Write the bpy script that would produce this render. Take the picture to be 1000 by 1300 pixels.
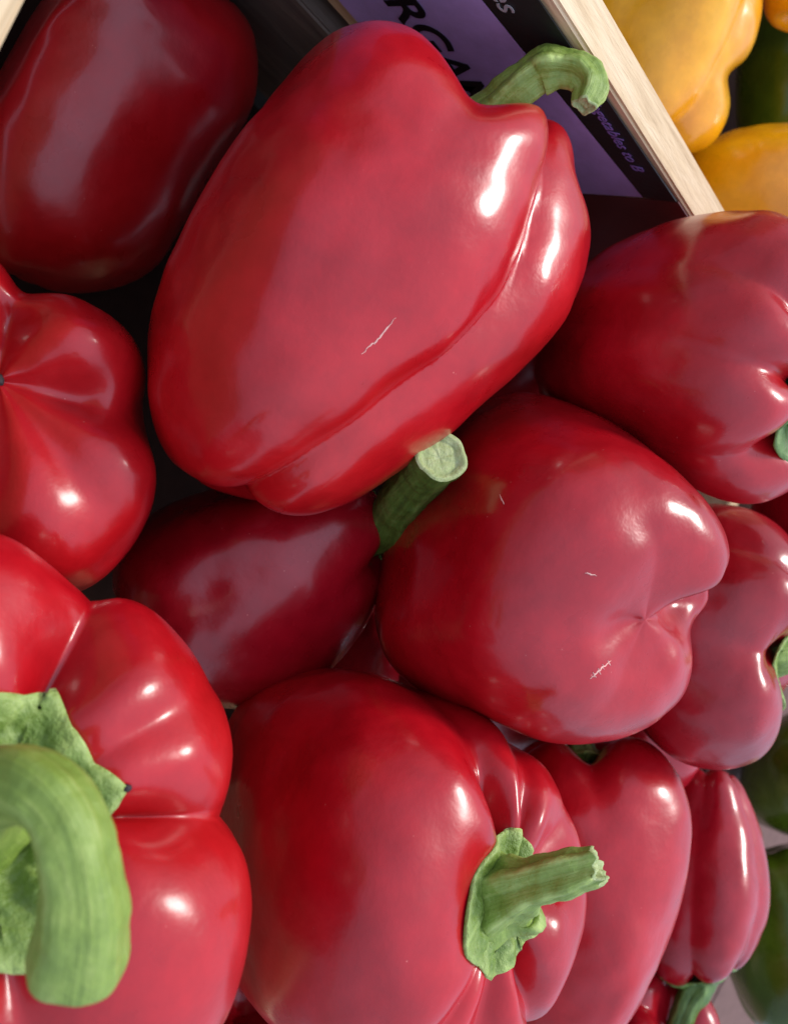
import bpy, math, random
import numpy as np
from mathutils import Vector, Matrix, noise

# ------------------------------------------------------------------ camera
scene = bpy.context.scene
for o in list(bpy.data.objects):
    bpy.data.objects.remove(o)
C = scene.collection

FPX = 1150.0                       # focal length for a 1000 x 1300 frame
TILT = math.radians(41.2)          # the lens looks this far below the horizon
CAM = np.array([0.0, 0.0, 0.337])  # above the near end of the crate
Xw, Yw, Zw = np.eye(3)
FWD = -math.cos(TILT) * Yw - math.sin(TILT) * Zw
DD = math.cos(TILT) * Zw - math.sin(TILT) * Yw
RGT = 0.447 * Xw + 0.8945 * DD     # the phone is rolled over
UPV = 0.8945 * Xw - 0.447 * DD
BCK = -FWD
cam_data = bpy.data.cameras.new('camera')
cam = bpy.data.objects.new('camera', cam_data)
C.objects.link(cam)
M = Matrix([[RGT[i], UPV[i], BCK[i], CAM[i]] for i in range(3)] + [[0, 0, 0, 1]])
cam.matrix_world = M
cam_data.sensor_fit = 'VERTICAL'
cam_data.sensor_height = 36.0
cam_data.lens = 36.0 * FPX / 1300.0
cam_data.clip_start = 0.01
cam_data.clip_end = 50
cam_data.dof.use_dof = True
cam_data.dof.focus_distance = 0.205
cam_data.dof.aperture_fstop = cam_data.lens * 1e-3 / 0.0016
scene.camera = cam

# ------------------------------------------------------------------ light
SUN_DIR = np.array([0.67, -0.29, 0.66]); SUN_DIR /= np.linalg.norm(SUN_DIR)
world = bpy.data.worlds.new('World')
scene.world = world
world.use_nodes = True
wn = world.node_tree.nodes
bg = wn['Background']
sky = wn.new('ShaderNodeTexSky')
sky.sky_type = 'NISHITA'
sky.sun_disc = False
sky.sun_elevation = math.asin(SUN_DIR[2])
sky.sun_rotation = math.atan2(SUN_DIR[0], SUN_DIR[1])
sky.air_density = 1.0
sky.dust_density = 2.5
# thin bright overcast: the standard overcast sky, three times brighter overhead than at the horizon
wl = world.node_tree.links
tco = wn.new('ShaderNodeTexCoord'); sep = wn.new('ShaderNodeSeparateXYZ')
wl.new(tco.outputs['Generated'], sep.inputs[0])
mr = wn.new('ShaderNodeMapRange')
mr.inputs[1].default_value = 0.0; mr.inputs[2].default_value = 1.0
mr.inputs[3].default_value = 1 / 3; mr.inputs[4].default_value = 1.0
wl.new(sep.outputs[2], mr.inputs[0])
vs_ = wn.new('ShaderNodeVectorMath'); vs_.operation = 'SCALE'
vs_.inputs[0].default_value = (13.0, 14.4, 19.4)
wl.new(mr.outputs[0], vs_.inputs['Scale'])
veil = wn.new('ShaderNodeMix')
veil.data_type = 'RGBA'
veil.inputs[0].default_value = 0.75
wl.new(sky.outputs[0], veil.inputs[6])
wl.new(vs_.outputs[0], veil.inputs[7])
wl.new(veil.outputs[2], bg.inputs[0])
bg.inputs[1].default_value = 0.115
sun_data = bpy.data.lights.new('sun', 'SUN')
sun_data.energy = 2.6
sun_data.angle = math.radians(14)
sun_data.color = (1.0, 0.95, 0.88)
sun = bpy.data.objects.new('sun', sun_data)
C.objects.link(sun)
sun.rotation_euler = Vector(SUN_DIR).to_track_quat('Z', 'Y').to_euler()
scene.view_settings.view_transform = 'Standard'
scene.view_settings.look = 'None'
scene.view_settings.gamma = 1.0
scene.view_settings.use_curve_mapping = False
scene.view_settings.exposure = 0.10


# ------------------------------------------------------------------ helpers
def at(px, py, d):
    """point of the place seen at (px, py) of a 1000 x 1300 frame, d metres along the view axis"""
    return CAM + d * (FWD + RGT * (px - 500) / FPX - UPV * (py - 650) / FPX)


def camdir(v):
    v = np.array(v, float)
    v = v[0] * RGT + v[1] * UPV + v[2] * BCK
    return v / np.linalg.norm(v)


def project(P):
    Q = P - CAM
    d = Q @ FWD
    return 500 + FPX * (Q @ RGT) / d, 650 - FPX * (Q @ UPV) / d, d


def mesh_obj(name, verts, faces, mat, parent=None, smooth=True):
    me = bpy.data.meshes.new(name)
    me.from_pydata([tuple(map(float, v)) for v in verts], [], faces)
    me.update()
    if smooth:
        me.polygons.foreach_set('use_smooth', [True] * len(me.polygons))
    o = bpy.data.objects.new(name, me)
    C.objects.link(o)
    if mat:
        me.materials.append(mat)
    if parent:
        o.parent = parent
        o.matrix_parent_inverse = parent.matrix_world.inverted()
    return o


def empty(name, loc, label, cat, group=None):
    o = bpy.data.objects.new(name, None)
    C.objects.link(o)
    o.empty_display_size = 0.01
    o.location = tuple(loc)
    o.matrix_world = Matrix.Translation(Vector(tuple(map(float, loc))))
    o['label'] = label
    o['category'] = cat
    if group:
        o['group'] = group
    return o


def box(name, lo, hi, mat, parent=None, bevel=0.0008):
    import bmesh
    bm = bmesh.new()
    bmesh.ops.create_cube(bm, size=1)
    lo, hi = np.array(lo), np.array(hi)
    for v in bm.verts:
        v.co = Vector([lo[i] + (v.co[i] + .5) * (hi[i] - lo[i]) for i in range(3)])
    if bevel:
        bmesh.ops.bevel(bm, geom=bm.edges[:], offset=bevel, segments=2, affect='EDGES')
    me = bpy.data.meshes.new(name)
    bm.to_mesh(me)
    bm.free()
    o = bpy.data.objects.new(name, me)
    C.objects.link(o)
    me.materials.append(mat)
    if parent:
        o.parent = parent
        o.matrix_parent_inverse = parent.matrix_world.inverted()
    return o


# ------------------------------------------------------------------ materials
def new_mat(name):
    m = bpy.data.materials.new(name)
    m.use_nodes = True
    nt = m.node_tree
    return m, nt, nt.nodes['Principled BSDF']


def ramp(nt, fac, stops):
    r = nt.nodes.new('ShaderNodeValToRGB')
    e = r.color_ramp.elements
    while len(e) < len(stops):
        e.new(0.5)
    for el, (p, c) in zip(e, stops):
        el.position = p
        el.color = (*c, 1)
    nt.links.new(fac, r.inputs[0])
    return r.outputs[0]


def noise_tex(nt, scale, detail=3, rough=0.5, vec=None, dist=0.0):
    n = nt.nodes.new('ShaderNodeTexNoise')
    n.inputs['Scale'].default_value = scale
    n.inputs['Detail'].default_value = detail
    n.inputs['Roughness'].default_value = rough
    n.inputs['Distortion'].default_value = dist
    if vec:
        nt.links.new(vec, n.inputs['Vector'])
    return n.outputs['Fac']


def coords(nt, offset=(0, 0, 0), scale=(1, 1, 1)):
    tc = nt.nodes.new('ShaderNodeTexCoord')
    mp = nt.nodes.new('ShaderNodeMapping')
    mp.inputs['Location'].default_value = offset
    mp.inputs['Scale'].default_value = scale
    nt.links.new(tc.outputs['Object'], mp.inputs['Vector'])
    return mp.outputs[0]


def bump(nt, bsdf, items):
    prev = None
    for h, strength, dist in items:
        b = nt.nodes.new('ShaderNodeBump')
        b.inputs['Strength'].default_value = strength
        b.inputs['Distance'].default_value = dist
        nt.links.new(h, b.inputs['Height'])
        if prev:
            nt.links.new(prev, b.inputs['Normal'])
        prev = b.outputs[0]
    nt.links.new(prev, bsdf.inputs['Normal'])


def skin(name, dark, mid, light, rough=0.27, seed=0, speck=(0.7, 0.25, 0.2), speck_amt=0.45):
    m, nt, b = new_mat(name)
    v = coords(nt, (seed * 1.7, seed * .9, seed * .3))
    col = ramp(nt, noise_tex(nt, 26, 3, .55, v, .6), [(0.3, dark), (0.5, mid), (0.72, light)])
    drift = nt.nodes.new('ShaderNodeMix'); drift.data_type = 'RGBA'
    dm = nt.nodes.new('ShaderNodeMapRange')
    nt.links.new(noise_tex(nt, 9, 3, .5, v, .8), dm.inputs[0])
    dm.inputs[1].default_value = .45; dm.inputs[2].default_value = .75; dm.inputs[3].default_value = 0; dm.inputs[4].default_value = .3
    nt.links.new(dm.outputs[0], drift.inputs[0]); nt.links.new(col, drift.inputs[6])
    drift.inputs[7].default_value = (light[0] * 1.0, light[1] * 2.2 + .004, light[2] * .7, 1)
    fine = nt.nodes.new('ShaderNodeMix'); fine.data_type = 'RGBA'; fine.blend_type = 'MULTIPLY'
    fine.inputs[0].default_value = 1.0
    nt.links.new(drift.outputs[2], fine.inputs[6])
    nt.links.new(ramp(nt, noise_tex(nt, 240, 4, .65, v), [(.3, (.86, .86, .86)), (.7, (1, 1, 1))]), fine.inputs[7])
    col = fine.outputs[2]
    # pale lenticels: tiny specks scattered in patches
    vo = nt.nodes.new('ShaderNodeTexVoronoi')
    vo.inputs['Scale'].default_value = 420
    nt.links.new(v, vo.inputs['Vector'])
    lt = nt.nodes.new('ShaderNodeMath'); lt.operation = 'LESS_THAN'
    nt.links.new(vo.outputs['Distance'], lt.inputs[0])
    lt.inputs[1].default_value = 0.075
    pick = nt.nodes.new('ShaderNodeSeparateColor')
    nt.links.new(vo.outputs['Color'], pick.inputs[0])
    gt = nt.nodes.new('ShaderNodeMath'); gt.operation = 'GREATER_THAN'
    nt.links.new(pick.outputs[0], gt.inputs[0]); gt.inputs[1].default_value = 0.8
    mu = nt.nodes.new('ShaderNodeMath'); mu.operation = 'MULTIPLY'
    nt.links.new(lt.outputs[0], mu.inputs[0]); nt.links.new(gt.outputs[0], mu.inputs[1])
    patch = nt.nodes.new('ShaderNodeMapRange')
    nt.links.new(noise_tex(nt, 30, 2, .5, v), patch.inputs[0])
    patch.inputs[1].default_value = .5; patch.inputs[2].default_value = .65
    patch.inputs[3].default_value = 0; patch.inputs[4].default_value = speck_amt
    mu2 = nt.nodes.new('ShaderNodeMath'); mu2.operation = 'MULTIPLY'
    nt.links.new(mu.outputs[0], mu2.inputs[0]); nt.links.new(patch.outputs[0], mu2.inputs[1])
    mx = nt.nodes.new('ShaderNodeMix'); mx.data_type = 'RGBA'
    nt.links.new(mu2.outputs[0], mx.inputs[0])
    nt.links.new(col, mx.inputs[6])
    mx.inputs[7].default_value = (*speck, 1)
    nt.links.new(mx.outputs[2], b.inputs['Base Color'])
    rr = nt.nodes.new('ShaderNodeMapRange')
    nt.links.new(noise_tex(nt, 60, 4, .6, v), rr.inputs[0])
    rr.inputs[1].default_value = .3; rr.inputs[2].default_value = .7
    rr.inputs[3].default_value = rough - .06; rr.inputs[4].default_value = rough + .09
    nt.links.new(rr.outputs[0], b.inputs['Roughness'])
    b.inputs['IOR'].default_value = 1.46
    b.inputs['Specular IOR Level'].default_value = 0.32
    b.inputs['Coat Weight'].default_value = 0.5
    cr = nt.nodes.new('ShaderNodeMapRange')
    nt.links.new(noise_tex(nt, 33, 4, .6, v, .5), cr.inputs[0])
    cr.inputs[1].default_value = .35; cr.inputs[2].default_value = .7
    cr.inputs[3].default_value = .12; cr.inputs[4].default_value = .25
    nt.links.new(cr.outputs[0], b.inputs['Coat Roughness'])
    bump(nt, b, [(noise_tex(nt, 95, 4, .55, v), .20, .002), (noise_tex(nt, 900, 2, .5, v), .07, .0004)])
    return m


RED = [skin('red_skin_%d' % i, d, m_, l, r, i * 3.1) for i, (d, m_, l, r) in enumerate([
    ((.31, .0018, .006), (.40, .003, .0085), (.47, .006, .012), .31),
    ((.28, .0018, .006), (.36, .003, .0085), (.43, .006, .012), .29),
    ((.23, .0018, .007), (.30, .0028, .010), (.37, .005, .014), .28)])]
YELLOW = skin('yellow_skin', (.66, .23, .001), (.75, .29, .002), (.80, .35, .004), .27, 2, (.9, .7, .3), .2)
GREEN = skin('green_skin', (.035, .055, .003), (.055, .080, .004), (.08, .105, .006), .27, 5, (.2, .3, .1), .2)


def plant(name, dark, mid, light, rough=.5, scale=180, bstr=.5):
    m, nt, b = new_mat(name)
    v = coords(nt)
    n1 = noise_tex(nt, scale, 4, .6, v, .4)
    fa = nt.nodes.new('ShaderNodeAttribute'); fa.attribute_name = 'fibre'
    nf = noise_tex(nt, 5.5, 4, .6, fa.outputs['Vector'], .3)
    mxf = nt.nodes.new('ShaderNodeMix'); mxf.data_type = 'FLOAT'
    mxf.inputs[0].default_value = .55
    nt.links.new(n1, mxf.inputs[2]); nt.links.new(nf, mxf.inputs[3])
    n1 = mxf.outputs[0]
    col = ramp(nt, n1, [(.3, dark), (.5, mid), (.7, light)])
    at_ = nt.nodes.new('ShaderNodeAttribute'); at_.attribute_name = 'ridge'
    mx = nt.nodes.new('ShaderNodeMix'); mx.data_type = 'RGBA'
    nt.links.new(at_.outputs['Fac'], mx.inputs[0]); nt.links.new(col, mx.inputs[6])
    mx.inputs[7].default_value = (*[min(1, c * 1.5 + .05) for c in light], 1)
    nt.links.new(mx.outputs[2], b.inputs['Base Color'])
    b.inputs['Roughness'].default_value = rough
    b.inputs['Subsurface Weight'].default_value = .12
    b.inputs['Subsurface Radius'].default_value = (.002, .003, .001)
    b.inputs['Subsurface Scale'].default_value = .5
    bump(nt, b, [(noise_tex(nt, scale * 1.6, 4, .6, v), bstr, .0012), (nf, .35, .0015)])
    return m


STEM = plant('stem_green', (.105, .175, .02), (.185, .275, .04), (.30, .38, .09))
CALYX = plant('calyx_green', (.065, .13, .014), (.135, .215, .03), (.27, .35, .085), .5, 260, .9)
STEMDARK = plant('stem_dark_green', (.03, .075, .009), (.062, .135, .016), (.12, .21, .04))
CUT = plant('stem_cut', (.20, .28, .07), (.34, .41, .17), (.52, .57, .33), .6, 500)
SCAR, _nt, _b = new_mat('healed_scratch')
_b.inputs['Base Color'].default_value = (.72, .42, .34, 1); _b.inputs['Roughness'].default_value = .6
TIP, _nt, _b = new_mat('dry_tip')
_b.inputs['Base Color'].default_value = (.02, .012, .014, 1); _b.inputs['Roughness'].default_value = .7


def wood(name, a, b_, c, axis):
    m, nt, b = new_mat(name)
    sc = [14, 14, 14]; sc['xyz'.index(axis)] = 1.2
    v = coords(nt, (0, 0, 0), [s * 10 for s in sc])
    n1 = noise_tex(nt, 1.0, 5, .6, v, 1.2)
    col = ramp(nt, n1, [(.25, a), (.5, b_), (.75, c)])
    nt.links.new(col, b.inputs['Base Color'])
    b.inputs['Roughness'].default_value = .65
    n2 = noise_tex(nt, 3.0, 4, .7, v, .3)
    bump(nt, b, [(n2, .5, .0012)])
    return m


W1, W2, W3 = (.40, .27, .13), (.60, .445, .25), (.70, .555, .35)
WOOD_Y = wood('poplar_wood_y', W1, W2, W3, 'y')
WOOD_LOW = wood('shade_dark_wood_y', (.07, .055, .045), (.12, .10, .08), (.18, .15, .12), 'y')  # lower board: shade inside the crate put into the wood colour
WOOD_X = wood('poplar_wood_x', W1, W2, W3, 'x')


def paper(name, col, rough=.45, var=.12):
    m, nt, b = new_mat(name)
    v = coords(nt)
    lo = tuple(c * (1 - var) for c in col); hi = tuple(min(1, c * (1 + var)) for c in col)
    nt.links.new(ramp(nt, noise_tex(nt, 120, 5, .65, v), [(.3, lo), (.7, hi)]), b.inputs['Base Color'])
    b.inputs['Roughness'].default_value = rough
    b.inputs['Specular IOR Level'].default_value = .5 if rough < .7 else .1
    bump(nt, b, [(noise_tex(nt, 700, 3, .6, v), .15, .0005)])
    return m


PURPLE = paper('purple_print', (.46, .35, .72))
BLACK = paper('black_print', (.016, .018, .016), .4)
MAROON = paper('maroon_sheet', (.10, .025, .02), .5)
INK = paper('black_ink', (.008, .006, .008), .5)
LILAC = paper('lilac_ink', (.22, .14, .40), .5)
GREYINK = paper('grey_ink', (.35, .35, .36), .5)
CARD = paper('cardboard', (.15, .09, .075), .8, .15)
LINER = paper('shade_dark_liner', (.022, .010, .007), .8, .2)  # floor colour taken near black so the gaps read as deep shade

# ------------------------------------------------------------------ crate
ZR = CAM[2] - 0.147      # rim height
XW = 0.118               # inner face of the labelled wall
YN, YF, XL = -0.0456, -0.45, -0.17
T = 0.0115

table, _nt, _b = new_mat('dark_table_top')
_nt.links.new(ramp(_nt, noise_tex(_nt, 9, 6, .6, coords(_nt)), [(.3, (.05, .045, .04)), (.7, (.09, .08, .07))]), _b.inputs['Base Color'])
_b.inputs['Roughness'].default_value = .7
tb = box('added_table', (-.9, -1.4, -.03), (.9, .35, -.004), table, None, .002)  # mostly unseen slab, added to keep sky light from leaking in below
tb['kind'] = 'structure'

crate = empty('wooden_crate', (-.03, -.25, 0), 'pale wooden crate holding the red peppers, purple label inside its wall', 'crate')
box('board', (XW, YF - T, ZR - .078), (XW + T, YN + T, ZR), WOOD_Y, crate)
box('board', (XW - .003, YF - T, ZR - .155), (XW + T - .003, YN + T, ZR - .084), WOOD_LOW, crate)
box('board', (XL - T, YF - T, ZR - .078), (XL, YN + T, ZR), WOOD_Y, crate)
box('board', (XL - T, YF - T, ZR - .185), (XL, YN + T, ZR - .082), WOOD_Y, crate)
box('board', (XL, YN, ZR - .078), (XW - .0003, YN + T - .0005, ZR - .0004), WOOD_X, crate)
box('board', (XL, YN, ZR - .155), (XW - .0003, YN + T - .0005, ZR - .090), WOOD_X, crate)
box('board', (XL, YF - T + .0005, ZR - .10), (XW - .0003, YF, ZR - .045), WOOD_X, crate)
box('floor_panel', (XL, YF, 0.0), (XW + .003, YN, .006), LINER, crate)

crate2 = empty('wooden_crate', (.28, -.25, 0), 'neighbouring wooden crate holding the yellow peppers beyond the pale rim', 'crate')
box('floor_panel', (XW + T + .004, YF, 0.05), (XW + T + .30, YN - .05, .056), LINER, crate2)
box('board', (XW + T + .002, YF - .02, ZR - .09), (XW + T + .0095, YN - .02, ZR - .02), WOOD_Y, crate2)
box('board', (XW + T + .30, YF - .02, ZR - .12), (XW + T + .31, YN - .02, ZR - .005), WOOD_Y, crate2)
box('board', (XW + T + .010, YF - .02, ZR - .12), (XW + T + .2995, YF - .01, ZR - .005), WOOD_X, crate2)
cardbox = empty('cardboard_box', (-.10, -.66, 0), 'pinkish brown cardboard box under the green peppers at lower right', 'box')
box('box_body', (-.34, -.90, -.003), (.10, YF - T - .006, .186), CARD, cardbox, .002)
box('flap', (-.335, -.68, .1865), (.095, YF - T - .008, .1905), CARD, cardbox, .001)
box('flap', (-.335, -.895, .1865), (.095, -.684, .1905), CARD, cardbox, .001)

lab = empty('printed_label', (XW, -.12, ZR - .05), 'purple and black printed label on the crate inner wall', 'label')
YL0, YL1 = YN - .002, -0.2195


def sheet(name, quad, proud, mat, parent):
    # a thin sheet on the wall: quad of (y, z below the rim), 0.5 mm thick
    v = [(XW - proud, y, ZR + z) for y, z in quad] + [(XW - proud + .0004, y, ZR + z) for y, z in quad]
    f = [(0, 1, 2, 3), (7, 6, 5, 4), (0, 4, 5, 1), (1, 5, 6, 2), (2, 6, 7, 3), (3, 7, 4, 0)]
    return mesh_obj(name, v, f, mat, parent, smooth=False)


sheet('purple_band', [(YL0, -.0285), (YL1, -.0130), (YL1 - .006, -.073), (YL0, -.0695)], .0008, PURPLE, lab)
sheet('black_band', [(YL0, -.0060), (YL1 - .0005, -.0014), (YL1, -.0127), (YL0, -.0282)], .0009, BLACK, lab)
sheet('maroon_band', [(YL1 - .0003, -.0010), (YL1 - .12, -.0010), (YL1 - .12, -.073), (YL1 - .0063, -.073)], .0008, MAROON, lab)  # dark maroon sheet past the end of the purple and black bands


def text(name, body, y, z, size, mat, parent, shear=0.0, bold=0.0, sx=1.0, proud=.0011):
    cu = bpy.data.curves.new(name, 'FONT')
    cu.body = body
    cu.size = size
    cu.shear = shear
    cu.offset = bold
    cu.extrude = .00008
    o = bpy.data.objects.new(name, cu)
    C.objects.link(o)
    cu.materials.append(mat)
    o.matrix_world = Matrix([[0, 0, -1, XW - proud], [-sx, 0, 0, y], [0, 1, 0, z], [0, 0, 0, 1]])
    bpy.context.view_layer.update()
    me = bpy.data.meshes.new_from_object(o.evaluated_get(bpy.context.evaluated_depsgraph_get()))
    mw = o.matrix_world.copy()
    bpy.data.objects.remove(o)
    o = bpy.data.objects.new(name, me)
    C.objects.link(o)
    o.matrix_world = mw
    if not me.materials:
        me.materials.append(mat)
    o.parent = parent
    o.matrix_parent_inverse = parent.matrix_world.inverted()
    return o


text('lettering', 'RGAM', -.1345, ZR - .0530, .0165, INK, lab, 0, .00030, .96)
text('small_lettering', 'Vegetables to B', -.1715, ZR - .0090, .0052, LILAC, lab, .3)
text('small_lettering', 'es', -.1335, ZR - .0165, .0090, GREYINK, lab, .2)

# ------------------------------------------------------------------ pepper builder
NS, NT = 110, 200


def catmull(P, n):
    P = np.array(P, float)
    Q = np.vstack([P[0] * [-1, 1] * 0 + (2 * P[0] - P[1]) * [0, 0] + [-P[1][0], P[1][1]], P, [-P[-2][0], P[-2][1]]])
    out = []
    for i in range(1, len(Q) - 2):
        p0, p1, p2, p3 = Q[i - 1], Q[i], Q[i + 1], Q[i + 2]
        t = np.linspace(0, 1, 40, endpoint=False)[:, None]
        out.append(.5 * (2 * p1 + (p2 - p0) * t + (2 * p0 - 5 * p1 + 4 * p2 - p3) * t ** 2 + (3 * p1 - p0 - 3 * p2 + p3) * t ** 3))
    out.append(P[-1:])
    D = np.vstack(out)
    s = np.r_[0, np.cumsum(np.linalg.norm(np.diff(D, axis=0), axis=1))]
    u = np.linspace(0, s[-1], n)
    return np.c_[np.interp(u, s, D[:, 0]), np.interp(u, s, D[:, 1])]


def meridian(sp, bp, tp, mid, n):
    return catmull([(0, 1 - sp), (.13, 1 - sp * .93), (.30, 1 - sp * .42), (.52, 1.0), (.77, .94), (.95, .70), (1.0, .36),
                    (mid, -.02), (.5 * (mid + tp), -.42), (tp * .98, -.70), (tp * .78, -.91), (tp * .5, -1.0),
                    (tp * .22, -1 + bp * .6), (0, -1 + bp)], n)


def smoothp(a, sig):
    n = len(a)
    k = np.arange(n); k = np.minimum(k, n - k)
    g = np.exp(-.5 * (k / sig) ** 2); g /= g.sum()
    return np.real(np.fft.ifft(np.fft.fft(a) * np.fft.fft(g)))


def vnoise(P, scale, seed):
    off = Vector((seed * 13.1, seed * 7.7, seed * 3.3))
    return np.array([noise.noise(Vector(p) * scale + off) for p in P])


class Pepper:
    pass


def build_pepper(name, label, cat, group, mat, c, depth, axis, R, L, sp=.32, bp=.16, tp=.74, mid=.97,
                 grooves=(), lens=(), rads=(), creases=(), bumps=(), bend=(0, 0), outline=None, seed=1, wob=.0009, meri=None,
                 ns=NS, nt=NT, warp=1.0, zsq=1.0):
    A = camdir(axis)
    e1 = BCK - (BCK @ A) * A
    if abs(BCK @ A) > .84:
        e1 = RGT - (RGT @ A) * A
    e1 /= np.linalg.norm(e1)
    e2 = np.cross(A, e1)
    base = meridian(sp, bp, tp, mid, ns) if meri is None else catmull(meri, ns)
    s = np.linspace(0, 1, ns)[:, None]
    th = np.linspace(0, 360, nt, endpoint=False)[None, :]
    rho = np.repeat(base[:, :1], nt, 1)
    z = np.repeat(base[:, 1:], nt, 1)
    rb, zb = rho.copy(), z.copy()
    top = np.clip((zb - .2) / .6, 0, 1) * np.exp(-((rb - .62) / .36) ** 2)
    bot = np.clip((-zb - .2) / .6, 0, 1) * np.exp(-((rb - .55 * tp - .05) / .36) ** 2)
    k5 = np.array([0, .25, .5, .75, 1.0])
    dr = np.zeros_like(rho); dz = np.zeros_like(rho)
    for g in grooves:
        tg, dg, w = g[0], g[1], g[2]
        if np.isscalar(tg):
            tg = [tg] * 5
        ss = np.linspace(0, 1, 41)
        def sm(vals):
            q = np.interp(ss, k5, vals)
            q = np.convolve(np.pad(q, 3, mode='edge'), np.array([1, 2, 3, 4, 3, 2, 1]) / 16., 'valid')
            return np.interp(s[:, 0], ss, q)[:, None]
        tg_, dg_ = sm(tg), sm(dg)
        d = (th - tg_ + 180) % 360 - 180
        p = g[3] if len(g) > 3 else 1.5
        G = np.exp(-(np.abs(d) / w) ** p)
        dr += dg_ * G
        dz += dg_ * G * (top * 1.15 - bot * 1.15)
    for (t0, w, ft, fb) in lens:
        d = (th - t0 + 180) % 360 - 180
        G = np.exp(-(d / w) ** 2)
        dz -= G * (ft * top - fb * bot)
    for (t0, w, f) in rads:
        d = (th - t0 + 180) % 360 - 180
        dr -= f * np.exp(-(d / w) ** 2) * np.ones_like(s)
    rho = rho * (1 - dr) * R
    z = (z - dz) * L
    cz = z / L
    tr = np.radians(th)
    ctr = at(c[0], c[1], depth)
    X = rho * np.cos(tr) + bend[0] * (1 - cz ** 2)
    Y = rho * np.sin(tr) + bend[1] * (1 - cz ** 2)
    P = ctr + X[..., None] * e1 + Y[..., None] * e2 + z[..., None] * A

    def normals(P):
        du = np.roll(P, -1, 1) - np.roll(P, 1, 1)
        dv = np.gradient(P, axis=0)
        n = np.cross(dv, du)
        n /= np.linalg.norm(n, axis=2, keepdims=True) + 1e-12
        n[0] = A; n[-1] = -A
        return n
    N = normals(P)
    if np.einsum('ijk,ijk->ij', N[10:-10], (P - P.mean((0, 1)))[10:-10]).mean() < 0:
        N[1:-1] *= -1
    disp = np.zeros(rho.shape)
    for (t0, s0, amp, wt, ws) in bumps:
        d = (th - t0 + 180) % 360 - 180
        disp += amp * np.exp(-(d / wt) ** 2 - ((s - s0) / ws) ** 2)
    arc = 2.4 * L
    for (pts, amp, w) in creases:
        pts = np.array(pts, float)
        best = np.full(rho.shape, 9.)
        for a_, b_ in zip(pts[:-1], pts[1:]):
            tx = ((th - a_[0] + 180) % 360 - 180) * math.pi / 180 * R
            tx = tx + 0 * s
            sy = (s - a_[1]) * arc + 0 * th
            bx = (b_[0] - a_[0]) * math.pi / 180 * R
            by = (b_[1] - a_[1]) * arc
            q = np.clip((tx * bx + sy * by) / (bx * bx + by * by + 1e-12), 0, 1)
            best = np.minimum(best, np.hypot(tx - q * bx, sy - q * by))
        disp += amp * np.exp(-(best / w) ** 1.6)
    flat = P.reshape(-1, 3)
    if wob:
        nz = vnoise(flat - ctr, 42, seed).reshape(rho.shape) * wob * 1.6 + vnoise(flat - ctr, 115, seed + 5).reshape(rho.shape) * wob * .45
        disp += nz * np.clip(rb / .25, 0, 1)
    P = P + N * disp[..., None]
    P[0] = P[0].mean(0); P[-1] = P[-1].mean(0)
    # shape the body to its real outline
    if outline is not None and warp:
        K = 180
        x, y, d = project(P.reshape(-1, 3))
        cx, cy, _ = project(ctr[None])
        cx, cy = cx[0], cy[0]
        ang = np.arctan2(y - cy, x - cx) % (2 * math.pi)
        rr = np.hypot(x - cx, y - cy)
        idx = (ang / (2 * math.pi) * K).astype(int) % K
        a = np.zeros(K); np.maximum.at(a, idx, rr)
        poly = np.array(outline, float)
        m_ = len(poly)
        dense = []
        for i in range(m_):
            p0, p1, p2, p3 = poly[i - 1], poly[i], poly[(i + 1) % m_], poly[(i + 2) % m_]
            t = np.linspace(0, 1, 30, endpoint=False)[:, None]
            dense.append(.5 * (2 * p1 + (p2 - p0) * t + (2 * p0 - 5 * p1 + 4 * p2 - p3) * t ** 2 + (3 * p1 - p0 - 3 * p2 + p3) * t ** 3))
        dense = np.vstack(dense)
        pa = np.arctan2(dense[:, 1] - cy, dense[:, 0] - cx) % (2 * math.pi)
        pr = np.hypot(dense[:, 0] - cx, dense[:, 1] - cy)
        b = np.zeros(K); np.maximum.at(b, (pa / (2 * math.pi) * K).astype(int) % K, pr)
        for arr in (a, b):
            bad = arr == 0
            if bad.any():
                kk = np.arange(K)
                arr[bad] = np.interp(kk[bad], kk[~bad], arr[~bad], period=K)
        g = smoothp(b / a, 2.0)
        g = 1 + (g - 1) * warp
        fi = ang / (2 * math.pi) * K - .5
        gs = smoothp(g, 9.0)
        gi = np.interp(fi, np.arange(K), g, period=K)
        gw = np.interp(fi, np.arange(K), gs, period=K)
        ai = np.interp(fi, np.arange(K), smoothp(a, 1.5), period=K)
        q = np.clip(rr / ai, 0, 1.05)
        gi = gw + (gi - gw) * np.clip((q - .62) / .38, 0, 1) ** 1.5
        f = 1 + (gi - 1) * (q * q * (3 - 2 * np.minimum(q, 1)))
        gm = g.mean()
        x2, y2 = cx + (x - cx) * f, cy + (y - cy) * f
        Pn = CAM + d[:, None] * (FWD + RGT * ((x2 - 500) / FPX)[:, None] - UPV * ((y2 - 650) / FPX)[:, None])
        P = Pn.reshape(P.shape)
        build_pepper.log.append((name, label[:40], round(float(g.min()), 2), round(float(g.max()), 2)))
    if zsq != 1.0:
        dd = (P - ctr) @ BCK
        P = P + (dd * (zsq - 1))[..., None] * BCK
    N = normals(P)
    if np.einsum('ijk,ijk->ij', N[10:-10], (P - P.mean((0, 1)))[10:-10]).mean() < 0:
        N[1:-1] *= -1
    low = P.reshape(-1, 3)[:, 2].min()
    root = empty(name, (ctr[0], ctr[1], low), label, cat, group)
    verts = np.vstack([P[0, :1], P[1:-1].reshape(-1, 3), P[-1, :1]])
    nv = len(verts)
    faces = []
    R1 = lambda i, j: 1 + (i - 1) * nt + j % nt
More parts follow.
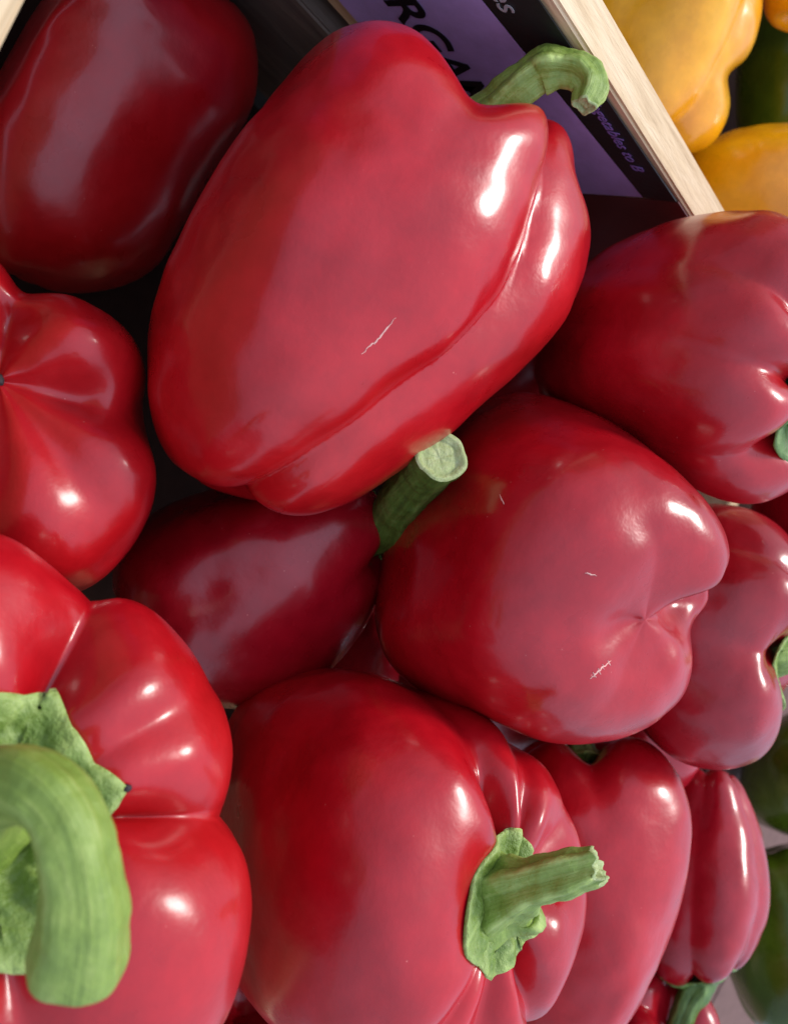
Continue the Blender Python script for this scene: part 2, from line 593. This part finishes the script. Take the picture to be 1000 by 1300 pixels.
    for j in range(nt):
        faces.append((0, R1(1, j), R1(1, j + 1)))
        faces.append((nv - 1, R1(ns - 2, j + 1), R1(ns - 2, j)))
    for i in range(1, ns - 2):
        for j in range(nt):
            faces.append((R1(i, j), R1(i + 1, j), R1(i + 1, j + 1), R1(i, j + 1)))
    body = mesh_obj('body', verts, faces, mat, root)
    pp = Pepper()
    pp.root, pp.body, pp.P, pp.N, pp.A, pp.e1, pp.e2, pp.ctr, pp.R, pp.L, pp.arc = root, body, P, N, A, e1, e2, ctr, R, L, arc
    pp.ns, pp.nt = ns, nt
    return pp


build_pepper.log = []


def surf(pp, th, s):
    i = np.clip(s * (pp.ns - 1), 0, pp.ns - 1.001); j = (th / 360 * pp.nt) % pp.nt
    i0 = int(i); j0 = int(j); fi, fj = i - i0, j - j0
    def g(M_):
        return ((1 - fi) * ((1 - fj) * M_[i0, j0 % pp.nt] + fj * M_[i0, (j0 + 1) % pp.nt]) + fi * ((1 - fj) * M_[i0 + 1, j0 % pp.nt] + fj * M_[i0 + 1, (j0 + 1) % pp.nt]))
    n = g(pp.N)
    return g(pp.P), n / np.linalg.norm(n)


def add_calyx(pp, edge, mat=None, lift=.0012, seed=3, lump=.0009, tips=True, name='calyx'):
    """edge: list of (theta, s) corner points of the calyx rim; pointed where the list points"""
    edge = sorted(((t % 360), s_) for t, s_ in edge)
    et = np.array([e[0] for e in edge]); es = np.array([e[1] for e in edge])
    nt, nr = 120, 16
    Psm = np.fft.rfft(pp.P, axis=1); Psm[:, 4:] = 0
    Psm = np.fft.irfft(Psm, n=pp.nt, axis=1)
    hgt = np.maximum((pp.P - Psm) @ pp.A, 0)      # bridge the furrows, ride over the ribs
    Psm = Psm + hgt[..., None] * pp.A
    keep, pp.P = pp.P, Psm
    verts = []; age = []
    for i in range(nr + 1):
        for j in range(nt):
            t = 360 * j / nt
            se = np.interp(t, et, es, period=360)
            f = i / nr
            p, n = surf(pp, t, max(.002, se * f))
            if i < 2:
                n = pp.A
            h = lift * (1 - .55 * f ** 3) + lump * max(-.6, noise.noise(Vector(p) * 330 + Vector((seed, 0, 0)))) * math.sin(math.pi * min(1, f * 1.02)) \
                + .0004 * noise.noise(Vector(p) * 900)
            verts.append(p + n * h)
            vein = max(0, math.cos(math.radians(t) * 9 + 2 * noise.noise(Vector(p) * 200))) ** 8 * .35
            age.append(min(1, max(0, (f - .86) / .14) ** 1.5 * .5 + vein))
    for j in range(nt):
        t = 360 * j / nt
        p, n = surf(pp, t, np.interp(t, et, es, period=360) * .985)
        verts.append(p - n * .0004); age.append(0)
    faces = []
    for i in range(nr + 1):
        for j in range(nt):
            a = i * nt + j; b = i * nt + (j + 1) % nt
            faces.append((a, a + nt, b + nt, b))
    faces.append(tuple(range(nt)))
    pp.P = keep
    o = mesh_obj(name, verts, faces, mat or CALYX, pp.root)
    at_ = o.data.attributes.new('ridge', 'FLOAT', 'POINT')
    at_.data.foreach_set('value', age)
    if tips:
        for t, s_ in edge:
            nb = np.interp([t - 18, t + 18], et, es, period=360)
            if s_ > nb.max() * 1.10:
                p, n = surf(pp, t, s_ * .985)
                blob('dry_tip', p + n * .0003, .0007, TIP, o)
    return o


def blob(name, p, r, mat, parent, seed=1):
    vs, fs = [], []
    nu, nv = 10, 7
    for i in range(nv + 1):
        for j in range(nu):
            a, b = math.pi * i / nv, 2 * math.pi * j / nu
            q = np.array([math.sin(a) * math.cos(b), math.sin(a) * math.sin(b), math.cos(a)])
            vs.append(p + r * q * (1 + .35 * noise.noise(Vector(q) * 2 + Vector(p) * 900)))
    for i in range(nv):
        for j in range(nu):
            fs.append((i * nu + j, (i + 1) * nu + j, (i + 1) * nu + (j + 1) % nu, i * nu + (j + 1) % nu))
    return mesh_obj(name, vs, fs, mat, parent)


def add_stem(pp, pts, radii, mat=None, ribs=5, ribamp=.08, lump=.0005, cut=True, fray=.0004, seed=1, phase=0.0, twist=0.6, name='stem', cutdepth=.0008):
    pts = np.array(pts); radii = np.array(radii)
    n = 60
    k = np.r_[0, np.cumsum(np.linalg.norm(np.diff(pts, axis=0), axis=1))]
    Q = np.vstack([2 * pts[0] - pts[1], pts, 2 * pts[-1] - pts[-2]])
    D, Rr = [], []
    for i in range(1, len(Q) - 2):
        p0, p1, p2, p3 = Q[i - 1], Q[i], Q[i + 1], Q[i + 2]
        m_ = 14
        t = np.linspace(0, 1, m_, endpoint=False)[:, None]
        D.append(.5 * (2 * p1 + (p2 - p0) * t + (2 * p0 - 5 * p1 + 4 * p2 - p3) * t ** 2 + (3 * p1 - p0 - 3 * p2 + p3) * t ** 3))
        tt = t[:, 0]; tt = tt * tt * (3 - 2 * tt)
        Rr.append(radii[i - 1] * (1 - tt) + radii[i] * tt)
    D = np.vstack(D + [pts[-1:]]); Rr = np.r_[np.concatenate(Rr), radii[-1]]
    m = len(D)
    tan = np.gradient(D, axis=0); tan /= np.linalg.norm(tan, axis=1, keepdims=True)
    u = np.cross(tan[0], BCK + .3 * RGT); u /= np.linalg.norm(u)
    nt = 48
    verts = []
    ridge = []; fib = []
    frames = []
    for i in range(m):
        u = u - (u @ tan[i]) * tan[i]; u /= np.linalg.norm(u)
        v = np.cross(tan[i], u)
        frames.append((u.copy(), v))
        for j in range(nt):
            a = 2 * math.pi * j / nt
            r = Rr[i] * (1 + ribamp * math.cos(ribs * (a + phase) + twist * i / m * 3))
            p = D[i] + r * (math.cos(a) * u + math.sin(a) * v)
            if i >= m - 2:
                p = p + tan[i] * fray * (noise.noise(Vector((math.cos(a) * 2.2, math.sin(a) * 2.2, seed * 5.))) * 1.6)
            dn = noise.noise(Vector(p) * 260 + Vector((seed * 3., 0, 0))) * lump + noise.noise(Vector(p) * 700) * lump * .4
            verts.append(p + dn * (math.cos(a) * u + math.sin(a) * v))
            fib += [math.cos(a), math.sin(a), i / m * .45 + seed]
            ridge.append(min(1, max(0, math.cos(ribs * (a + phase) + twist * i / m * 3)) ** 6 * ribamp * 4.5 * (.5 + noise.noise(Vector(p) * 300))))
    faces = []
    for i in range(m - 1):
        for j in range(nt):
            faces.append((i * nt + j, i * nt + (j + 1) % nt, (i + 1) * nt + (j + 1) % nt, (i + 1) * nt + j))
    o = mesh_obj(name, verts, faces, mat or STEM, pp.root)
    at_ = o.data.attributes.new('ridge', 'FLOAT', 'POINT')
    at_.data.foreach_set('value', ridge)
    at_ = o.data.attributes.new('fibre', 'FLOAT_VECTOR', 'POINT')
    at_.data.foreach_set('vector', fib)
    if cut:
        u, v = frames[-1]; T_ = tan[-1]; ce = D[-1]
        vs, fs = [], []
        prof = [(1.0, 0), (.93, .0005), (.80, .0003), (.70, -cutdepth), (.55, -cutdepth * .6), (.3, -cutdepth * .8), (.04, -cutdepth * 1.2)]
        for (f, h) in prof:
            for j in range(nt):
                a = 2 * math.pi * j / nt
                base = verts[(m - 1) * nt + j]
                p = ce + (base - ce) * f + T_ * (h + .0003 * noise.noise(Vector(base * 400) + Vector((f * 5, 0, 0))) * (f < .95))
                vs.append(p)
        for i in range(len(prof) - 1):
            for j in range(nt):
                fs.append((i * nt + j, i * nt + (j + 1) % nt, (i + 1) * nt + (j + 1) % nt, (i + 1) * nt + j))
        fs.append(tuple((len(prof) - 1) * nt + j for j in range(nt)))
        mesh_obj('cut_end', vs, fs, CUT, o)
    return o


def surf_px(pp, px, py):
    x, y, d = project(pp.P.reshape(-1, 3))
    nn = pp.N.reshape(-1, 3)
    vd = CAM - pp.P.reshape(-1, 3)
    q = np.hypot(x - px, y - py) + 1e4 * (np.einsum('ij,ij->i', nn, vd) < 0)
    ii = np.argsort(q)[:4]
    w = 1 / (q[ii] + .3); w /= w.sum()
    n = (nn[ii] * w[:, None]).sum(0); n /= np.linalg.norm(n)
    p = (pp.P.reshape(-1, 3)[ii] * w[:, None]).sum(0)
    tgt = at(px, py, 1.0) - CAM
    # slide along the tangent plane to the exact ray
    t = ((p - CAM) @ n) / (tgt @ n)
    return CAM + tgt * t, n


def add_scratch(pp, path, width, mat=None, jag=.3, name='scratch'):
    pts = []
    for (a, b) in zip(path[:-1], path[1:]):
        for t in np.linspace(0, 1, 6, endpoint=False):
            pts.append((a[0] * (1 - t) + b[0] * t, a[1] * (1 - t) + b[1] * t))
    pts.append(path[-1])
    vs, fs = [], []
    m = len(pts)
    rnd = random.Random(int(path[0][0]))
    S = [surf_px(pp, *p) for p in pts]
    for i in range(m):
        p, n = S[i]
        tg = S[min(i + 1, m - 1)][0] - S[max(i - 1, 0)][0]
        side = np.cross(n, tg); side /= np.linalg.norm(side) + 1e-9
        w = width * (.25 + .75 * math.sin(math.pi * (i + .4) / m)) * (1 + rnd.uniform(-jag, jag))
        off = side * width * rnd.uniform(-.5, .5)
        vs += [p + off - side * w - n * .0002, p + off + n * .00018, p + off + side * w - n * .0002]
    for i in range(m - 1):
        fs += [(3 * i, 3 * i + 1, 3 * i + 4, 3 * i + 3), (3 * i + 1, 3 * i + 2, 3 * i + 5, 3 * i + 4)]
    return mesh_obj(name, vs, fs, mat or SCAR, pp.root)


# ------------------------------------------------------------------ the red peppers
GR = 'red peppers heaped in the crate'

# large one lying on top, its stem against the label
p2 = build_pepper('red_pepper', 'large red pepper lying on top with curled stem against purple label', 'pepper', GR, RED[0],
    (455, 345), .222, (.46, .86, -.05), .0462, .0625, sp=.30, bp=.06, tp=.80, mid=1.0,
    grooves=[([62, 61, 56, 34, -2], [.30, .20, .17, .10, .025], 11, 1.2),
             ([14, 14, 10, 0, 0], [.34, .10, .01, 0, 0], 26),
             (-95, [.3, .10, .05, .02, .02], 22), (150, [.3, .12, .06, .04, .06], 20)],
    creases=[([(-8, .80), (20, .68), (42, .60)], .0013, .007)],
    outline=[(400, 60), (440, 32), (480, 25), (520, 35), (555, 65), (585, 105), (606, 146), (640, 136), (680, 132), (705, 146), (722, 175),
             (728, 220), (742, 255), (752, 290), (745, 340), (720, 400), (680, 450), (620, 507), (560, 560), (500, 602), (440, 636),
             (385, 655), (340, 648), (303, 627), (270, 622), (230, 600), (205, 560), (192, 510), (188, 450), (195, 390), (215, 330),
             (245, 265), (290, 190), (340, 125)], seed=2)
add_calyx(p2, [(0, .10), (40, .075), (72, .10), (110, .075), (144, .10), (180, .075), (216, .10), (250, .075), (288, .10), (325, .075)])
pb = p2.P[0, 0]
d0 = project(pb[None])[2][0]
add_stem(p2, [pb, at(616, 148, d0 - .002), at(650, 116, d0 - .006), at(678, 95, d0 - .008), at(692, 88, d0 - .009), at(716, 87, d0 - .010), at(738, 94, d0 - .011), at(749, 112, d0 - .012), at(741, 133, d0 - .013)],
         [.0070, .0050, .0045, .0046, .0052, .0042, .0042, .0038, .0026], ribs=4, ribamp=.17, seed=4)
add_scratch(p2, [(459, 450), (472, 437), (478, 434), (490, 418), (502, 403)], .00035)

# left, blossom end towards the lens
p3 = build_pepper('red_pepper', 'red pepper at left edge showing its dimpled blossom end', 'pepper', GR, RED[0],
    (-8, 520), .222, (-.42, -.08, -.90), .044, .044,
    meri=[(0, .7), (.2, .75), (.46, .95), (.68, .82), (.82, .48), (.93, .08), (1.0, -.30), (.99, -.58), (.90, -.83), (.73, -.98), (.51, -1.02), (.28, -.94), (.10, -.83), (0, -.80)],
    grooves=[(10, [.2, .05, .16, .30, .07], 23, 1.9), (-82, [.2, .08, .18, .34, .12], 22, 1.8), ([52, 52, 50, 56, 46], [.1, 0, .05, .11, .02], 16, 1.9),
             (97, [.2, .05, .16, .28, .10], 18, 1.5), (170, [.2, .1, .1, .2, .3], 22), (235, [.2, .1, .1, .2, .3], 22)],
    outline=[(-110, 330), (-40, 318), (0, 332), (18, 362), (30, 374), (80, 373), (130, 395), (168, 428), (187, 475), (182, 510), (180, 526),
             (192, 565), (198, 610), (183, 668), (150, 717), (112, 747), (60, 755), (-40, 745), (-130, 700), (-180, 630), (-200, 520), (-170, 400)], seed=7, wob=.0007,
    bumps=[(-34, .74, .0030, 24, .11), (31, .76, .0022, 15, .11), (75, .74, .0026, 16, .11)])
pbl = p3.P[-1, 0]
blob('blossom_scar', pbl + p3.A * -.0004, .0016, TIP, p3.root)

# bottom left, thick hooked stem
p4 = build_pepper('red_pepper', 'biggest red pepper at bottom left, thick hooked green stem facing up', 'pepper', GR, RED[0],
    (-35, 1045), .170, (.44, .30, .85), .0500, .042, sp=.34, tp=.8,
    grooves=[(70, [.32, .34, .16, .1, .2], 16, 1.2), (2, [.32, .30, .14, .1, .2], 14, 1.1), (33, [.06, .09, .03, 0, 0], 12),
             (-72, [.4, .22, .1, .1, .2], 20), (140, [.4, .2, .1, .1, .2], 20), (212, [.4, .2, .1, .1, .2], 20)],
    outline=[(-60, 672), (0, 678), (42, 702), (90, 745), (150, 756), (202, 784), (250, 838), (280, 890), (293, 940), (288, 1000), (286, 1032),
             (305, 1080), (318, 1150), (310, 1220), (285, 1296), (230, 1360), (120, 1400), (-20, 1410), (-180, 1380), (-300, 1280), (-350, 1120), (-340, 960), (-280, 820), (-170, 710)], seed=11)
add_calyx(p4, [(95, .155), (80, .160), (66, .180), (52, .157), (30, .152), (15, .176), (0, .14), (-35, .15), (-58, .185), (-85, .17), (-120, .18), (-150, .14), (180, .16), (135, .15)], mat=CALYX, lump=.0027, lift=.0014)
pb = p4.P[0, 0]
add_stem(p4, [pb, at(-32, 1035, .136), at(-4, 1000, .126), at(42, 998, .120), at(82, 1036, .118), at(101, 1105, .118), at(105, 1165, .119), at(97, 1224, .122)],
         [.0095, .0072, .0056, .0050, .0049, .0052, .0059, .0066], ribs=5, ribamp=.04, lump=.0003, seed=2, twist=.2)

# bottom middle, stem to the right
p5 = build_pepper('red_pepper', 'red pepper at bottom centre with short pale green stem pointing right', 'pepper', GR, RED[0],
    (515, 1095), .236, (.57, .10, .81), .047, .047, sp=.17, tp=.82,
    grooves=[(-100, [.34, .22, .06, .02, .1], 13), (-128, [.16, .12, .04, 0, 0], 9), (100, [.34, .2, .08, .05, .1], 12), (62, [.22, .12, .05, .03, .1], 13), (35, [.1, .07, .05, .03, 0], 8),
             (168, [.34, .12, .05, .05, .1], 20), (-160, [.2, .1, .05, .0, .0], 18)],
    outline=[(290, 915), (330, 872), (390, 852), (450, 850), (500, 866), (560, 884), (612, 905), (648, 945), (690, 972), (720, 1030), (740, 1090), (744, 1160),
             (730, 1212), (702, 1272), (660, 1330), (590, 1365), (500, 1370), (410, 1345), (340, 1300), (298, 1240), (278, 1150), (272, 1030)], seed=13)
add_calyx(p5, [(-118, .132), (-70, .108), (-30, .108), (10, .128), (35, .112), (60, .132), (110, .10), (165, .10), (205, .10)], mat=CALYX, lump=.0009, lift=.0011)
pb = p5.P[0, 0]
d0 = project(pb[None])[2][0]
add_stem(p5, [pb, at(634, 1133, d0 - .004), at(654, 1127, d0 - .009), at(676, 1120, d0 - .012), at(715, 1110, d0 - .015), at(757, 1098, d0 - .017)],
         [.0100, .0083, .0062, .0047, .0045, .0038], ribs=5, ribamp=.16, seed=6, fray=.0014)

# right of the middle, split blossom end
p6 = build_pepper('red_pepper', 'red pepper right of centre with cleft blossom end and small white scar', 'pepper', GR, RED[1],
    (700, 722), .248, (-.40, .25, -.88), .047, .047, bp=.09, tp=.9, mid=1.0,
    bumps=[(2, .88, -.0030, 36, .07), (185, .94, -.0014, 40, .05), (-45, .80, .0012, 24, .08), (50, .80, .0012, 24, .08)],
    grooves=[([2, 2, 2, 2, 8], [.1, .05, .10, .32, .13], 24, 1.7), (186, [0, 0, 0, .03, .08], 28, 1.9), (-95, [.2, .05, .02, .01, .03], 20), (120, [.2, .1, .04, .01, .03], 24), (70, [.2, .1, .05, .02, .0], 18)],
    outline=[(590, 522), (650, 497), (720, 511), (790, 545), (860, 600), (905, 650), (925, 700), (915, 748), (882, 781), (872, 803), (877, 850),
             (860, 892), (820, 925), (760, 943), (690, 941), (620, 913), (540, 880), (492, 840), (475, 790), (483, 735), (490, 680), (520, 630), (550, 570)], seed=17)
add_scratch(p6, [(749, 862), (757, 855), (764, 848), (775, 839)], .0004)
for k_ in range(4):
    add_scratch(p6, [(752 + 6 * k_ + (k_ % 2), 853 - 5 * k_), (756 + 6 * k_ - (k_ == 2) * 2, 860 - 5 * k_ + (k_ == 1))], .00022)
add_scratch(p6, [(742, 727), (750, 729), (757, 731)], .0003)
add_scratch(p6, [(634, 628), (640, 640)], .0003)

# upper right, pushed against the crate rim
p8 = build_pepper('red_pepper', 'red pepper leaning over the crate rim at right, calyx at frame edge', 'pepper', GR, RED[1],
    (855, 458), .262, (.73, -.33, .61), .0425, .046, sp=.30, tp=.8,
    grooves=[(-70, [.3, .16, .04, .02, .1], 16), (-20, [.2, .10, .04, .02, .0], 9), (10, [.22, .12, .05, .03, .0], 9), (60, [.3, .16, .06, .05, .1], 18), (150, [.3, .1, .05, .05, .1], 20), (-150, [.2, .1, .05, .0, .0], 18)],
    outline=[(690, 420), (715, 365), (755, 325), (800, 300), (870, 276), (940, 268), (1000, 272), (1050, 320), (1075, 400), (1075, 500), (1050, 580), (1005, 618), (960, 640), (905, 630),
             (850, 605), (780, 570), (710, 535), (678, 480)], seed=19)
add_calyx(p8, [(-100, .19), (-60, .15), (-20, .17), (20, .15), (60, .19), (120, .15), (180, .19), (220, .15)], mat=STEMDARK)
pb = p8.P[0, 0]
add_stem(p8, [pb, pb + p8.A * .012 , pb + p8.A * .024 + UPV * .004], [.010, .0055, .005], mat=STEMDARK)

# right, below it
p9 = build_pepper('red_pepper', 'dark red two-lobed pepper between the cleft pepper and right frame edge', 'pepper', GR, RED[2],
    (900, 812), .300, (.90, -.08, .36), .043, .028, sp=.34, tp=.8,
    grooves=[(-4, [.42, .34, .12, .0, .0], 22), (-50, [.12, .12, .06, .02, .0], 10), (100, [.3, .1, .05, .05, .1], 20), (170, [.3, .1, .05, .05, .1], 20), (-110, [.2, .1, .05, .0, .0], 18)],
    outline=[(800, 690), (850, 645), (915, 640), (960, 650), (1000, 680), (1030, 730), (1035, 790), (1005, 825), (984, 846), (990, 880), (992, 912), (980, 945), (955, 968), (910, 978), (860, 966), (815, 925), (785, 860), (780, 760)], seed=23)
add_calyx(p9, [(-90, .2), (-45, .16), (0, .2), (45, .16), (90, .2), (135, .16), (180, .2), (225, .16)])
pb = p9.P[0, 0]
add_stem(p9, [pb, pb + p9.A * .012, pb + p9.A * .026 - UPV * .004], [.009, .0055, .005])

# behind the bottom middle one
p10 = build_pepper('red_pepper', 'bright red pepper standing behind the bottom centre pepper stem', 'pepper', GR, RED[0],
    (752, 1140), .295, (-.02, .93, -.25), .0335, .052, sp=.26, tp=.78,
    grooves=[(-5, [.3, .12, .0, .0, .1], 22), (75, [.2, .12, .06, .04, .1], 16), (-90, [.3, .1, .05, .05, .1], 20), (180, [.3, .1, .05, .05, .1], 20)],
    outline=[(640, 1000), (660, 955), (700, 938), (738, 952), (770, 940), (815, 938), (855, 975), (876, 1035), (870, 1120), (845, 1205), (800, 1292), (750, 1340), (690, 1340), (650, 1280), (630, 1150)], seed=29)
pb = p10.P[0, 0]
add_calyx(p10, [(-90, .14), (-45, .11), (0, .15), (45, .11), (90, .14), (135, .11), (180, .15), (225, .11)])
add_stem(p10, [pb, pb + p10.A * .010, pb + p10.A * .018 - RGT * .004], [.008, .0045, .004])

# far right bottom, narrow and wrinkled
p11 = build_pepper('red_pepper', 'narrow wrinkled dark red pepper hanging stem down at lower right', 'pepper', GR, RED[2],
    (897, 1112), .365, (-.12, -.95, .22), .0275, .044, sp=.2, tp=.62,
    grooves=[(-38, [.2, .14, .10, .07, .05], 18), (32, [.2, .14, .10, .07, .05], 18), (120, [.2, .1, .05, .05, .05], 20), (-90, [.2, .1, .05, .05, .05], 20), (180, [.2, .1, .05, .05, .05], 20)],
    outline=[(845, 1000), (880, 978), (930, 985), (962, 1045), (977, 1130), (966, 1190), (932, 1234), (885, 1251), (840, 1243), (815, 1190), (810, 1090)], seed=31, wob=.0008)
pb = p11.P[0, 0]
d0 = project(pb[None])[2][0]
add_calyx(p11, [(-90, .22), (-45, .18), (0, .22), (45, .18), (90, .22), (135, .18), (180, .22), (225, .18)], mat=STEMDARK)
add_stem(p11, [pb, at(885, 1252, d0 - .004), at(872, 1275, d0 - .006), at(855, 1318, d0 - .008)], [.008, .0058, .0046, .0044], mat=STEMDARK)

# top left, low in the crate
p1 = build_pepper('red_pepper', 'shaded dull red pepper at top left, low against the crate corner', 'pepper', GR, RED[0],
    (118, 130), .270, (.52, .85, .06), .0445, .053, sp=.22, tp=.92, mid=1.0,
    grooves=[(42, [.2, .10, .03, .03, .06], 24, 2), (-60, [.2, .04, .0, .0, .03], 30, 2), (110, [.2, .1, .05, .05, .1], 20), (-140, [.2, .1, .05, .05, .1], 20)],
    bumps=[(12, .30, .0015, 22, .09)],
    outline=[(150, -60), (230, -40), (290, 0), (320, 36), (327, 80), (325, 125), (300, 175), (262, 235), (205, 330), (160, 360), (100, 372), (40, 362), (-20, 330), (-60, 270), (-50, 190), (0, 90), (70, -20)], seed=37, wob=.0005)

# dark one under the big one, cut stem sticking up
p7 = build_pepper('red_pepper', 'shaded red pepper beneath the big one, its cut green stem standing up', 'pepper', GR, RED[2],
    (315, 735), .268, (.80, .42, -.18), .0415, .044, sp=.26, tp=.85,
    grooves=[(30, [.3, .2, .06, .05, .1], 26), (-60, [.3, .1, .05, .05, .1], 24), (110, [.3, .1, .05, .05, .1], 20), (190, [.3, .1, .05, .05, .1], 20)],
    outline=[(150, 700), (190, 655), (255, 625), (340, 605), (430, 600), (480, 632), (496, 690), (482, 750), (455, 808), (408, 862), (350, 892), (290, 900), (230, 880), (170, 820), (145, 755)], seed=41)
pb = p7.P[0, 0]
d0 = project(pb[None])[2][0]
add_calyx(p7, [(-90, .2), (-45, .16), (0, .2), (45, .16), (90, .2), (135, .16), (180, .2), (225, .16)], mat=STEMDARK)
add_stem(p7, [pb, at(490, 668, .252), at(508, 640, .240), at(535, 605, .226), at(560, 579, .213)], [.010, .0068, .0064, .0062, .0064], mat=STEMDARK, ribamp=.03, cutdepth=.001)

# scraps of other red peppers
p12 = build_pepper('red_pepper', 'sliver of red pepper at the very bottom beside the wrinkled one', 'pepper', GR, RED[2],
    (815, 1335), .360, (.3, .75, .5), .026, .03, grooves=[(0, [.2, .1, 0, 0, 0], 20), (90, [.2, .1, 0, 0, 0], 20), (180, [.2, .1, 0, 0, 0], 20), (270, [.2, .1, 0, 0, 0], 20)], seed=43, ns=60, nt=100)
p13 = build_pepper('red_pepper', 'sliver of red pepper at right edge, below the one leaning over the rim', 'pepper', GR, RED[2],
    (1060, 660), .335, (.3, .85, .1), .030, .036, grooves=[(0, [.2, .1, 0, 0, 0], 20), (90, [.2, .1, 0, 0, 0], 20), (180, [.2, .1, 0, 0, 0], 20), (270, [.2, .1, 0, 0, 0], 20)], seed=47, ns=60, nt=100)

# added filler peppers, mostly unseen, that plug the gaps and block sky light
FILL = [((625, 490), .355, (.8, .5, .3), .040, 'dark red pepper deep between the big one and the rim leaner'),
        ((285, 1342), .272, (.2, .7, .3), .025, 'dark red pepper low in the gap at the bottom edge, left'),
        ((640, 850), .365, (.3, .5, .3), .042, 'dark red pepper buried under the cleft pepper and bottom centre one'),
        ((805, 955), .365, (.3, .5, .3), .022, 'dark red pepper deep in the gap above the wrinkled one')]
for wp, r_, lb in [((-.085, -.385, .055), .044, 'dark red pepper at the crate bottom, seen in the black central gap'),
                   ((.026, -.40, .06), .042, 'dark red pepper at the crate bottom behind the cleft pepper'),
                   ((.005, -.415, .185), .030, 'dark red pepper mostly hidden behind the two-lobed dark red one')]:
    x_, y_, d_ = project(np.array([wp]))
    FILL.append(((x_[0], y_[0]), d_[0], (.4, .6, .4), r_, lb))
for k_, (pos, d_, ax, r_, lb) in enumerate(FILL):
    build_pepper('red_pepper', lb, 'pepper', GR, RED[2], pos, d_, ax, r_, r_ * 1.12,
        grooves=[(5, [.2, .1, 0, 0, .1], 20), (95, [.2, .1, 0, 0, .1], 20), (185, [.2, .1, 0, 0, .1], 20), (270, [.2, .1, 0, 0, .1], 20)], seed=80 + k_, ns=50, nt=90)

# ------------------------------------------------------------------ yellow and green peppers next door
GY, GG = 'yellow peppers in the neighbouring crate', 'green peppers beside the red ones'
y1 = build_pepper('yellow_pepper', 'yellow pepper with two lobes right behind the pale crate rim', 'pepper', GY, YELLOW,
    (845, 50), .355, (.35, .80, .1), .040, .058, tp=.8, grooves=[([55, 50, 45, 40, 40], [.3, .15, .12, .15, .3], 14, 1.3), (-30, [.3, .1, .05, .05, .1], 18), (140, [.3, .1, .05, .05, .1], 20), (-120, [.3, .1, .05, .05, .1], 20)],
    outline=[(760, -90), (850, -120), (930, -90), (965, -20), (965, 25), (950, 70), (921, 97), (926, 130), (916, 165), (890, 192), (830, 200), (760, 160), (720, 70), (720, -20)], seed=53, ns=80, nt=140)
y2 = build_pepper('yellow_pepper', 'yellow pepper half hidden behind the lower end of the crate rim', 'pepper', GY, YELLOW,
    (960, 262), .385, (.8, -.3, .3), .034, .034, grooves=[(0, [.3, .2, .05, 0, 0], 20), (80, [.3, .2, .05, 0, 0], 20), (180, [.2, .1, 0, 0, 0], 20), (270, [.2, .1, 0, 0, 0], 20)], seed=59, ns=60, nt=120)
y3 = build_pepper('yellow_pepper', 'tip of a yellow pepper in the top right corner', 'pepper', GY, YELLOW,
    (1036, -50), .36, (.3, .9, .1), .021, .024, grooves=[(0, [.2, .1, 0, 0, 0], 20), (90, [.2, .1, 0, 0, 0], 20), (180, [.2, .1, 0, 0, 0], 20), (270, [.2, .1, 0, 0, 0], 20)], seed=61, ns=60, nt=100)
g3 = build_pepper('green_pepper', 'dark green pepper in shade between the yellow ones, top right', 'pepper', GG, GREEN,
    (1015, 105), .425, (.2, .9, .2), .030, .036, grooves=[(0, [.2, .1, .05, .05, 0], 20), (90, [.2, .1, 0, 0, 0], 20), (180, [.2, .1, 0, 0, 0], 20), (270, [.2, .1, 0, 0, 0], 20)], seed=67, ns=60, nt=120)
g1 = build_pepper('green_pepper', 'olive green pepper at right edge, upper of the two lower right', 'pepper', GG, GREEN,
    (1020, 990), .450, (.2, .5, .6), .030, .032, grooves=[(0, [.2, .1, .05, .05, 0], 20), (90, [.2, .1, 0, 0, 0], 20), (180, [.2, .1, 0, 0, 0], 20), (270, [.2, .1, 0, 0, 0], 20)], seed=71, ns=60, nt=120)
g2 = build_pepper('green_pepper', 'dark green pepper with bluish sheen in the lower right corner', 'pepper', GG, GREEN,
    (1012, 1190), .445, (.2, -.8, .3), .037, .042, grooves=[(10, [.2, .1, .05, .05, 0], 20), (-40, [.2, .1, .06, .05, 0], 16), (90, [.2, .1, 0, 0, 0], 20), (180, [.2, .1, 0, 0, 0], 20), (270, [.2, .1, 0, 0, 0], 20)], seed=73, ns=60, nt=120)

for l in build_pepper.log:
    print('WARP', l)
